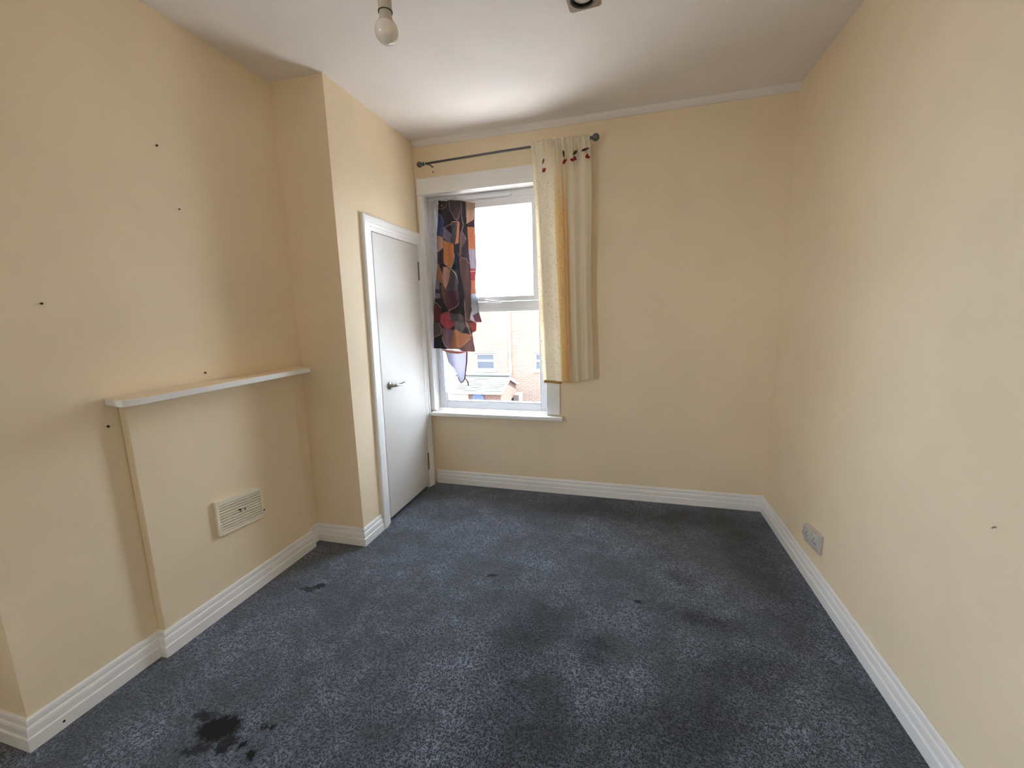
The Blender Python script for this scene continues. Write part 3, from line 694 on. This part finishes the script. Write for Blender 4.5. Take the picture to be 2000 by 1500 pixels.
LINES = [((214, 150, 138), 4.5, [(262, 264), (300, 268), (370, 248), (405, 192)]), ((186, 150, 148), 4.5, [(430, 160), (440, 290), (480, 380), (525, 412), (550, 380), (580, 270), (580, 160)]),
         ((180, 170, 200), 4, [(262, 335), (300, 350), (348, 445)]), ((224, 164, 130), 5, [(345, 520), (375, 515), (440, 475), (456, 432), (552, 432)]),
         ((236, 182, 142), 5, [(755, 160), (748, 370), (662, 440)]), ((232, 190, 160), 4, [(345, 985), (440, 1060), (345, 1052)]), ((232, 190, 160), 4.5, [(442, 1075), (492, 1130), (556, 1268)]),
         ((226, 178, 160), 4, [(262, 1015), (332, 1190), (345, 1280), (392, 1370)]), ((232, 190, 160), 4, [(480, 860), (468, 960), (442, 1070)]), ((196, 160, 150), 3.5, [(530, 850), (575, 905)]),
         ((200, 160, 146), 4.5, [(578, 970), (600, 914), (650, 918), (682, 975)]), ((190, 160, 170), 4, [(590, 170), (612, 230), (600, 340), (625, 470), (606, 556), (655, 655)]), ((246, 214, 214), 5, [(700, 1088), (800, 1080)]),
         ((236, 170, 120), 4, [(335, 1060), (345, 1240), (352, 1310)]),
         ((226, 186, 180), 5, [(552, 1530), (500, 1612), (432, 1670)]), ((214, 180, 170), 5, [(200, 1545), (250, 1580), (294, 1632)]), ((240, 160, 90), 6, [(210, 2078), (302, 2012)]), ((230, 176, 140), 4, [(270, 1858), (300, 1930), (302, 2010)]),
         ((236, 206, 200), 5.5, [(316, 2060), (322, 2110), (362, 2182), (448, 2240)]), ((226, 174, 116), 5, [(452, 2242), (620, 2150), (700, 2035)]), ((210, 166, 140), 5, [(640, 1500), (650, 1800), (690, 1960), (712, 2010)]),
         ((216, 130, 126), 6, [(205, 2232), (330, 2256), (620, 2262), (745, 2244)]), ((214, 132, 136), 6, [(700, 1770), (760, 1795), (845, 1800)])]
def inpoly(x, y, P):
    c = False; j = len(P) - 1
    for i in range(len(P)):
        xi, yi = P[i]; xj, yj = P[j]
        if (yi > y) != (yj > y) and x < (xj - xi) * (y - yi) / (yj - yi) + xi: c = not c
        j = i
    return c
BB = [(c, P, min(p[0] for p in P), max(p[0] for p in P), min(p[1] for p in P), max(p[1] for p in P)) for c, P in PAL]
DARK = srgb(48, 34, 52)
def sd(px, py, a, b):
    vx, vy = b[0] - a[0], b[1] - a[1]; t = max(0, min(1, ((px - a[0]) * vx + (py - a[1]) * vy) / (vx * vx + vy * vy)))
    return math.hypot(px - a[0] - t * vx, py - a[1] - t * vy)
def printcol(X, Yy):
    for c, w, P in LINES:
        for a, b in zip(P, P[1:]):
            if min(a[0], b[0]) - w < X < max(a[0], b[0]) + w and min(a[1], b[1]) - w < Yy < max(a[1], b[1]) + w and sd(X, Yy, a, b) < w: return srgb(*c)
    for c, P, x0, x1, y0, y1 in reversed(BB):
        if x0 <= X <= x1 and y0 <= Yy <= y1 and inpoly(X, Yy, P): return c
    return DARK
# edge tables: (Yzoom, left X, right X)
EL = [(150, 275), (400, 262), (620, 240), (1000, 250), (1200, 232), (1430, 222), (1700, 214), (2050, 218), (2232, 222)]
ER = [(170, 768), (400, 770), (780, 785), (1000, 790), (1250, 768), (1400, 775), (1500, 796), (1640, 808), (1795, 838), (1812, 722), (1960, 715), (2060, 728), (2236, 745)]
def z_of(Yz, X):     # zoom row to height, columns slope a little
    t = (Yz - 158) / (2232 - 158)
    top = lerp(2.282, 2.243, (X - 275) / 495); bt = lerp(1.150, 1.121, (X - 222) / 523)
    return lerp(top, bt, t)
def x_of(X, Yz):
    xl = lerp(-1.428, -1.5335, (Yz - 158) / 2074); xr = lerp(-1.136, -1.194, (Yz - 158) / 2074)
    Xl = lerp(275, 222, (Yz - 158) / 2074); Xr = lerp(768, 745, (Yz - 158) / 2074)
    return lerp(xl, xr, (X - Xl) / (Xr - Xl))
nu2, nv2 = 150, 400
vs = []; cols = []
for j in range(nv2 + 1):
    v = j / nv2; Yz = lerp(158, 2232, v)
    L = interp([(a, b) for a, b in EL], Yz); Rr = interp([(a, b) for a, b in ER], Yz)
    for i in range(nu2 + 1):
        u = i / nu2; X = lerp(L, Rr, u)
        Yv = Yz + (10 * math.sin(u * 9) - 8 * abs(math.sin(u * 13))) * (1 if v > .985 or v < .02 else .3)
        x = x_of(X, Yz); z = z_of(Yv, X)
        amp = .012 + .012 * v
        y = 3.158 + amp * math.sin(u * 15 + 1.2 * math.sin(v * 5)) + .006 * math.sin(u * 34 + v * 4) * (1 - v) - .012 * math.exp(-((u - .62) / .12) ** 2) * v
        y += .0030 * math.sin(v * 42 + u * 11) * (.3 + v) + .004 * math.sin(u * 23 - v * 6)
        if v > .62: y -= .010 * (v - .62) * math.sin(u * math.pi) * 3
        vs.append((x, min(y, 3.182), z)); cols.append(printcol(X, Yz))
pc = MB(); pc.add(vs, [(j * (nu2 + 1) + i, j * (nu2 + 1) + i + 1, (j + 1) * (nu2 + 1) + i + 1, (j + 1) * (nu2 + 1) + i) for j in range(nv2) for i in range(nu2)])
ct = thing('patterned_cloth', 'multicoloured patchwork-print cloth hung over the left of the window', 'cloth', (-1.33, 3.16, .84))
po_ = pc.build('printed_cloth', 'print', ct, w_back, smooth=True, thick=.0012)
ca = po_.data.color_attributes.new('tint', 'FLOAT_COLOR', 'POINT')
for i, c in enumerate(cols): ca.data[i].color = (*[.07 + .52 * k + .16 * (.3 * c[0] + .6 * c[1] + .1 * c[2]) for k in c], 1)
# rolled rim, hanging flap corner, grey tail and tape
rim = MB().tube([(x_of(X, 2232), 3.140 + .006 * math.sin(X * .03), z_of(2232, X) + dz) for X, dz in ((330, -.004), (380, -.012), (450, -.018), (540, -.018), (600, -.012), (655, -.002))], [.004, .007, .009, .009, .007, .003], 10)
r_ = rim.build('rolled_rim', cloth('pink_rim', lambda nn, ll: srgb(206, 140, 118), .3), ct, w_back, smooth=True); r_['label'] = 'rolled salmon edge'
flap = [(705, 1800), (776, 1812), (770, 1928), (726, 1960), (705, 1900)]
fm = MB().add([(x_of(X, Yz), 3.165 + .004 * math.sin(X * .05), z_of(Yz, X)) for X, Yz in flap], [tuple(range(len(flap)))])
f_ = fm.build('cloth_flap', cloth('flap_brown', lambda nn, ll: srgb(172, 112, 104), .35), ct, w_back, thick=.0015); f_['label'] = 'brown-pink folded corner'
TL = [(2240, 350, 645), (2330, 372, 640), (2430, 392, 632), (2500, 450, 625), (2570, 495, 618), (2640, 525, 612), (2690, 545, 596), (2722, 560, 572)]
tl = []
for j, (Yz, a, b) in enumerate(TL):
    for i in range(9):
        X = lerp(a, b, i / 8); tl.append((x_of(X, Yz), 3.168 + .006 * math.sin(i * 1.7 + j * .4), z_of(Yz, X)))
tm = MB().add(tl, [(j * 9 + i, j * 9 + i + 1, (j + 1) * 9 + i + 1, (j + 1) * 9 + i) for j in range(len(TL) - 1) for i in range(8)])
t_ = tm.build('lining_tail', 'lining', ct, w_back, smooth=True, thick=.0015); t_['label'] = 'pale grey lining tail'
def zp(X, Yz, y=3.164): return (x_of(X, Yz), y, z_of(Yz, X))
tp = MB().tube([zp(648, 2240), zp(644, 2400), zp(630, 2520), zp(618, 2650), zp(598, 2694), zp(566, 2722), zp(545, 2690), zp(528, 2640)], [.006, .006, .005, .005, .004, .004, .003, .003], 8)
t2 = tp.build('tape_edge', 'tape', ct, w_back, smooth=True); t2['label'] = 'brown edge tape'
tp = MB().tube([zp(622, 2650), zp(640, 2668), zp(658, 2700), zp(664, 2750)], [.003, .004, .005, .005], 8)
tp.build('tie_tape', 'tape', ct, w_back, smooth=True)

# ------------------------------------------------------------------ white net curtain behind the cloth
def netf(u, v):
    z = lerp(2.292, .795 + .02 * u - .03 * math.sin(u * 3.2), v)
    x = lerp(lerp(-1.517, -1.500, v), lerp(-1.30, -1.375, min(1, v * 1.2)), u)
    if v < .012: z += .006 * math.sin(u * 40)
    y = 3.186 + .006 * math.sin(u * 26 + v * 3) + .003 * math.sin(u * 57) * (1 - v)
    return (x, min(y, 3.193), z)
nn_ = grid(netf, 60, 80)
nc = thing('net_curtain', 'narrow white net curtain hanging behind the patterned cloth', 'net curtain', (-1.43, 3.185, .80))
no = nn_.build('net_cloth', 'net', nc, w_back, smooth=True, thick=.0006)
uvl = no.data.uv_layers.new(name='UVMap')
for lp in no.data.loops:
    i = lp.vertex_index % 61; j = lp.vertex_index // 61; uvl.data[lp.index].uv = (i / 60 * .3, j / 80 * 1.5)
MB().tube([(-1.537, 3.188, 2.287), (-1.30, 3.188, 2.285)], .003, 8).build('net_wire', 'upvc', nc, w_back)
rf = MB()
for k in range(9):
    xx = -1.512 + k * .012
    rf.tube([(xx, 3.182, 2.262 - .004 * (k % 2)), (xx + .004, 3.176, 2.252 - .006 * (k % 3)), (xx + .010, 3.182, 2.262)], [.003, .0045, .003], 8)
rf.build('net_ruffle', 'net', nc, w_back, smooth=True)

# ------------------------------------------------------------------ bare pendant bulb
bx, by = -.6345, 1.125
pdn = thing('pendant_lamp', 'bare white bulb in a plain lamp holder hanging from the ceiling', 'pendant lamp', (bx, by, H))
prof = [(.0015, 2.1235)]
for k in range(1, 14):
    a = k / 14 * math.pi * .80; prof.append((.0302 * math.sin(a), 2.1535 - .0302 * math.cos(a)))
prof += [(.0172, 2.1835), (.0163, 2.189), (.0160, 2.197), (.0160, 2.203)]
MB().lathe(prof[:14], (bx, by, 0), 2, 40).build('bulb_globe', 'bulb', pdn, smooth=True)
MB().lathe([(.0182, prof[13][1] - .0005)] + prof[14:], (bx, by, 0), 2, 40).build('bulb_neck', 'holder', pdn, smooth=True)
MB().lathe([(.0158, 2.1995), (.0186, 2.1995), (.0186, 2.203), (.0176, 2.2045), (.0176, 2.245), (.0165, 2.255), (.0165, 2.275), (.009, 2.288), (.0035, 2.292)], (bx, by, 0), 2, 36).build('lamp_holder', 'holder', pdn, smooth=False)
MB().lathe([(.0150, 2.1990), (.0189, 2.1985), (.0189, 2.1997), (.0150, 2.1998)], (bx, by, 0), 2, 36).build('holder_rim', 'screw', pdn)
MB().tube([(bx, by, 2.29), (bx, by, 2.68)], .003, 8).build('cord', 'holder', pdn, smooth=True)
MB().lathe([(.004, 2.668), (.022, 2.672), (.036, 2.684), (.040, 2.6998)], (bx, by, 0), 2, 32).build('ceiling_rose', 'upvc', pdn, smooth=True)

# ------------------------------------------------------------------ square ceiling fitting
cf = thing('ceiling_spotlight', 'square dull metal spotlight with dark ring on the ceiling', 'ceiling light', (-.205, 1.952, H))
def w_cf(v):
    a = -.07; x, y = v[0], v[1]; return (-.205 + x * math.cos(a) - y * math.sin(a), 1.952 + x * math.sin(a) + y * math.cos(a), v[2])
s_ = .066; zt, zb = H - .0002, H - .042
rr = .054; NN = 40
fm = MB()
vs = []; 
for k in range(NN):
    q = 2 * math.pi * (k + .5) / NN; c, s = math.cos(q), math.sin(q); g = s_ / max(abs(c), abs(s))
    vs += [(c * g, s * g, zt), (c * g, s * g, zb), (c * rr, s * rr, zb), (c * rr * .96, s * rr * .96, zb + .022)]
fs = []
for k in range(NN):
    a = k * 4; b = ((k + 1) % NN) * 4
    fs += [(a, b, b + 1, a + 1), (a + 1, b + 1, b + 2, a + 2), (a + 2, b + 2, b + 3, a + 3)]
fm.add(vs, fs); fm.build('spotlight_body', 'steel', cf, w_cf)
MB().lathe([(.0535, zb - .0025), (.0535, zb + .006), (.046, zb + .010), (.045, zb + .004), (.0455, zb - .0015), (.0535, zb - .0025)], (0, 0, 0), 2, 40, False).build('lamp_ring', 'black', cf, w_cf, smooth=False)
MB().lathe([(.001, zb + .003), (.02, zb + .0035), (.038, zb + .007), (.046, zb + .014), (.052, zb + .022)], (0, 0, 0), 2, 40).build('reflector', 'frost', cf, w_cf, smooth=True)

er = B(-5, 1.6, 3.46, 5.5, -.25, -.05).build('bounce_roof', 'render2'); er['kind'] = 'structure'; er['label'] = 'pale flat roof added just below the window to bounce sunlight'; er['category'] = 'roof'  # added below the sill line, unseen: reflects sunlight up onto the ceiling
# ------------------------------------------------------------------ outside: yard, opposite house, outhouse
g_ = MB().add([(-40, -30, -3.3), (40, -30, -3.3), (40, 45, -3.3), (-40, 45, -3.3)], [(0, 1, 2, 3)]).build('yard_ground', 'ground'); g_['kind'] = 'structure'; g_['label'] = 'pale concrete yard below the window'; g_['category'] = 'ground'
hs = thing('opposite_house', 'pale brick house across the yard seen through the window', 'building', (-5, 17, -3.3))
hwm = MB()
hx = [-16, -6.385, -5.50, -3.79, -2.89, 6]
for i, (a, b) in enumerate(zip(hx, hx[1:])):
    if i in (1, 3):
        hwm.box(a, b, 17, 17.3, -3.3, -.93); hwm.box(a, b, 17, 17.3, -.20, 1.76)
    else: hwm.box(a, b, 17, 17.3, -3.3, 1.76)
hwm.build('brick_wall', 'brick', hs)
MB().box(-16, 6, 16.94, 17.34, 1.76, 1.86).build('coping', 'ext_white', hs)
for a, b in ((-6.385, -5.50), (-3.79, -2.89)):
    wf = MB(); frame4(wf, a, b, -.93, -.20, .07, 17.04, 17.14); wf.box(a + .07, b - .07, 17.05, 17.13, -.56, -.49)
    w_ = wf.build('house_window', 'ext_white', hs)
    B(a + .07, b - .07, 17.09, 17.10, -.86, -.56).build('pane', 'ext_grey', w_); B(a + .07, b - .07, 17.09, 17.10, -.49, -.27).build('pane', 'ext_grey', w_)
    B(a - .06, b + .06, 16.93, 17.05, -1.00, -.93).build('stone_sill', 'ext_white', hs)
    B(a + .02, b - .02, 17.0, 17.05, -.235, -.20).build('lintel_shadow_board', 'ext_grey', hs)
MB().tube([(-4.80, 16.93, 1.7), (-4.80, 16.93, -1.0)], .045, 12).build('drainpipe', 'ext_white', hs)
B(-4.86, -4.76, 16.90, 17.0, -.36, -.20).build('pipe_clip', 'lid', hs)
B(-7.6, -4.80, 16.85, 17.0, -1.16, -1.04).build('white_flashing', 'ext_white', hs)
ar = MB().tube([(-5.82, 17.1, 1.86), (-5.82, 17.1, 5.05)], .014, 8).build('aerial_mast', 'ext_white', hs)
MB().tube([(-5.90, 17.1, 5.04), (-5.55, 17.1, 5.02)], .012, 8).build('boom', 'ext_grey', ar)
for k in range(4): MB().tube([(-5.86 + k * .09, 17.0, 5.035), (-5.86 + k * .09, 17.2, 5.035)], .008, 6).build('element', 'ext_grey', ar)

oh = thing('outhouse', 'small brick outhouse with grey slate roof in the yard', 'building', (-5.4, 15, -3.3))
cy = 1.4057
def at(px, py, yy):
    d = F_ + R_ * ((px - 1000) / 822.7566) - U_ * ((py - 750) / 822.7566); s = yy / d.y; return Vector((d.x * s, yy, cy + d.z * s))
ER_, EL_ = at(985, 766, 13.6), at(845, 766, 13.6)
RR_, RL_ = at(998, 736, 14.7), at(845, 736, 14.7)
BR_ = at(1004, 748, 15.8)
xr_e = (ER_.x + RR_.x + BR_.x) / 3; zE, zR, zBk = ER_.z, RR_.z, BR_.z
xl_e = -8.6; xr_w = xr_e - .08
sl = MB(); rows = 9
for r in range(rows):
    t0, t1 = r / rows, (r + 1) / rows
    y0, y1 = lerp(13.6, 14.7, t0), lerp(13.6, 14.7, t1 + .05); z0, z1 = lerp(zE, zR, t0) + .018, lerp(zE, zR, t1 + .05) + .004
    x = xl_e - (.13 if r % 2 else 0)
    while x < xr_e:
        x2 = min(x + .25, xr_e); dz = random.uniform(-.006, .008)
        if x2 - x > .03:
            sl.add([(x, y0, z0 + dz), (x2 - .008, y0, z0 + dz), (x2 - .008, y1, z1 + dz), (x, y1, z1 + dz), (x, y0, z0 + dz - .012), (x2 - .008, y0, z0 + dz - .012), (x2 - .008, y1, z1 + dz - .012), (x, y1, z1 + dz - .012)],
                   [(0, 1, 2, 3), (7, 6, 5, 4), (0, 4, 5, 1), (1, 5, 6, 2), (2, 6, 7, 3), (3, 7, 4, 0)])
        x += .25
s2 = sl.build('roof_slates', 'slate', oh); s2['kind'] = 'stuff'
MB().add([(xl_e, 13.62, zE), (xr_e, 13.62, zE), (xr_e, 14.7, zR), (xl_e, 14.7, zR), (xr_e, 15.9, zBk), (xl_e, 15.9, zBk)], [(0, 1, 2, 3), (3, 2, 4, 5)]).build('roof_deck', 'slate', oh, thick=.03)
MB().tube([(xl_e, 14.7, zR + .03), (xr_e, 14.7, zR + .03)], .05, 10).build('ridge_tile', 'slate', oh)
MB().tube([(xl_e, 13.55, zE - .04), (xr_e, 13.55, zE - .04)], .045, 10).build('gutter', 'ext_white', oh)
MB().add([(xr_e, 13.6, zE), (xr_e, 14.7, zR + .02), (xr_e, 14.7, zR - .12), (xr_e, 13.6, zE - .12), (xr_e, 15.9, zBk), (xr_e, 15.9, zBk - .12)], [(0, 1, 2, 3), (1, 4, 5, 2)]).build('verge_board', 'lid', oh, thick=.03)
gw = MB().prism([(13.75, -3.3), (15.8, -3.3), (15.8, zBk - .03), (14.7, zR - .05), (13.75, zE + .02)], -8.4, xr_w, 0).build('outhouse_wall', 'brick_red', oh)
B(-8.5, at(915, 775, 13.7).x, 13.68, 13.75, -3.3, zE - .05).build('plastered_front', 'render', oh)
aw = at(934, 786, 13.7).x
am = MB().prism([(aw - .22, -3.0)] + [(aw + .22 * math.cos(math.pi - k * math.pi / 10), at(934, 782, 13.7).z + .05 + .22 * math.sin(k * math.pi / 10)) for k in range(11)] + [(aw + .22, -3.0)], 13.70, 13.76, 1)
am.build('arched_door', 'bluish', oh)
b0, b1 = at(1003, 770, 15.2), at(1015, 784, 15.2)
bxo = MB().box(b0.x + .02, b1.x, 15.1, 15.7, -3.3, b0.z).build('storage_box', 'lid', bevel=.01, origin=(b1.x, 15.4, -3.3)); tag(bxo, 'small grey storage box beside the outhouse gable', 'box')

for o in bpy.data.objects:
    if '_o' in o: del o['_o']
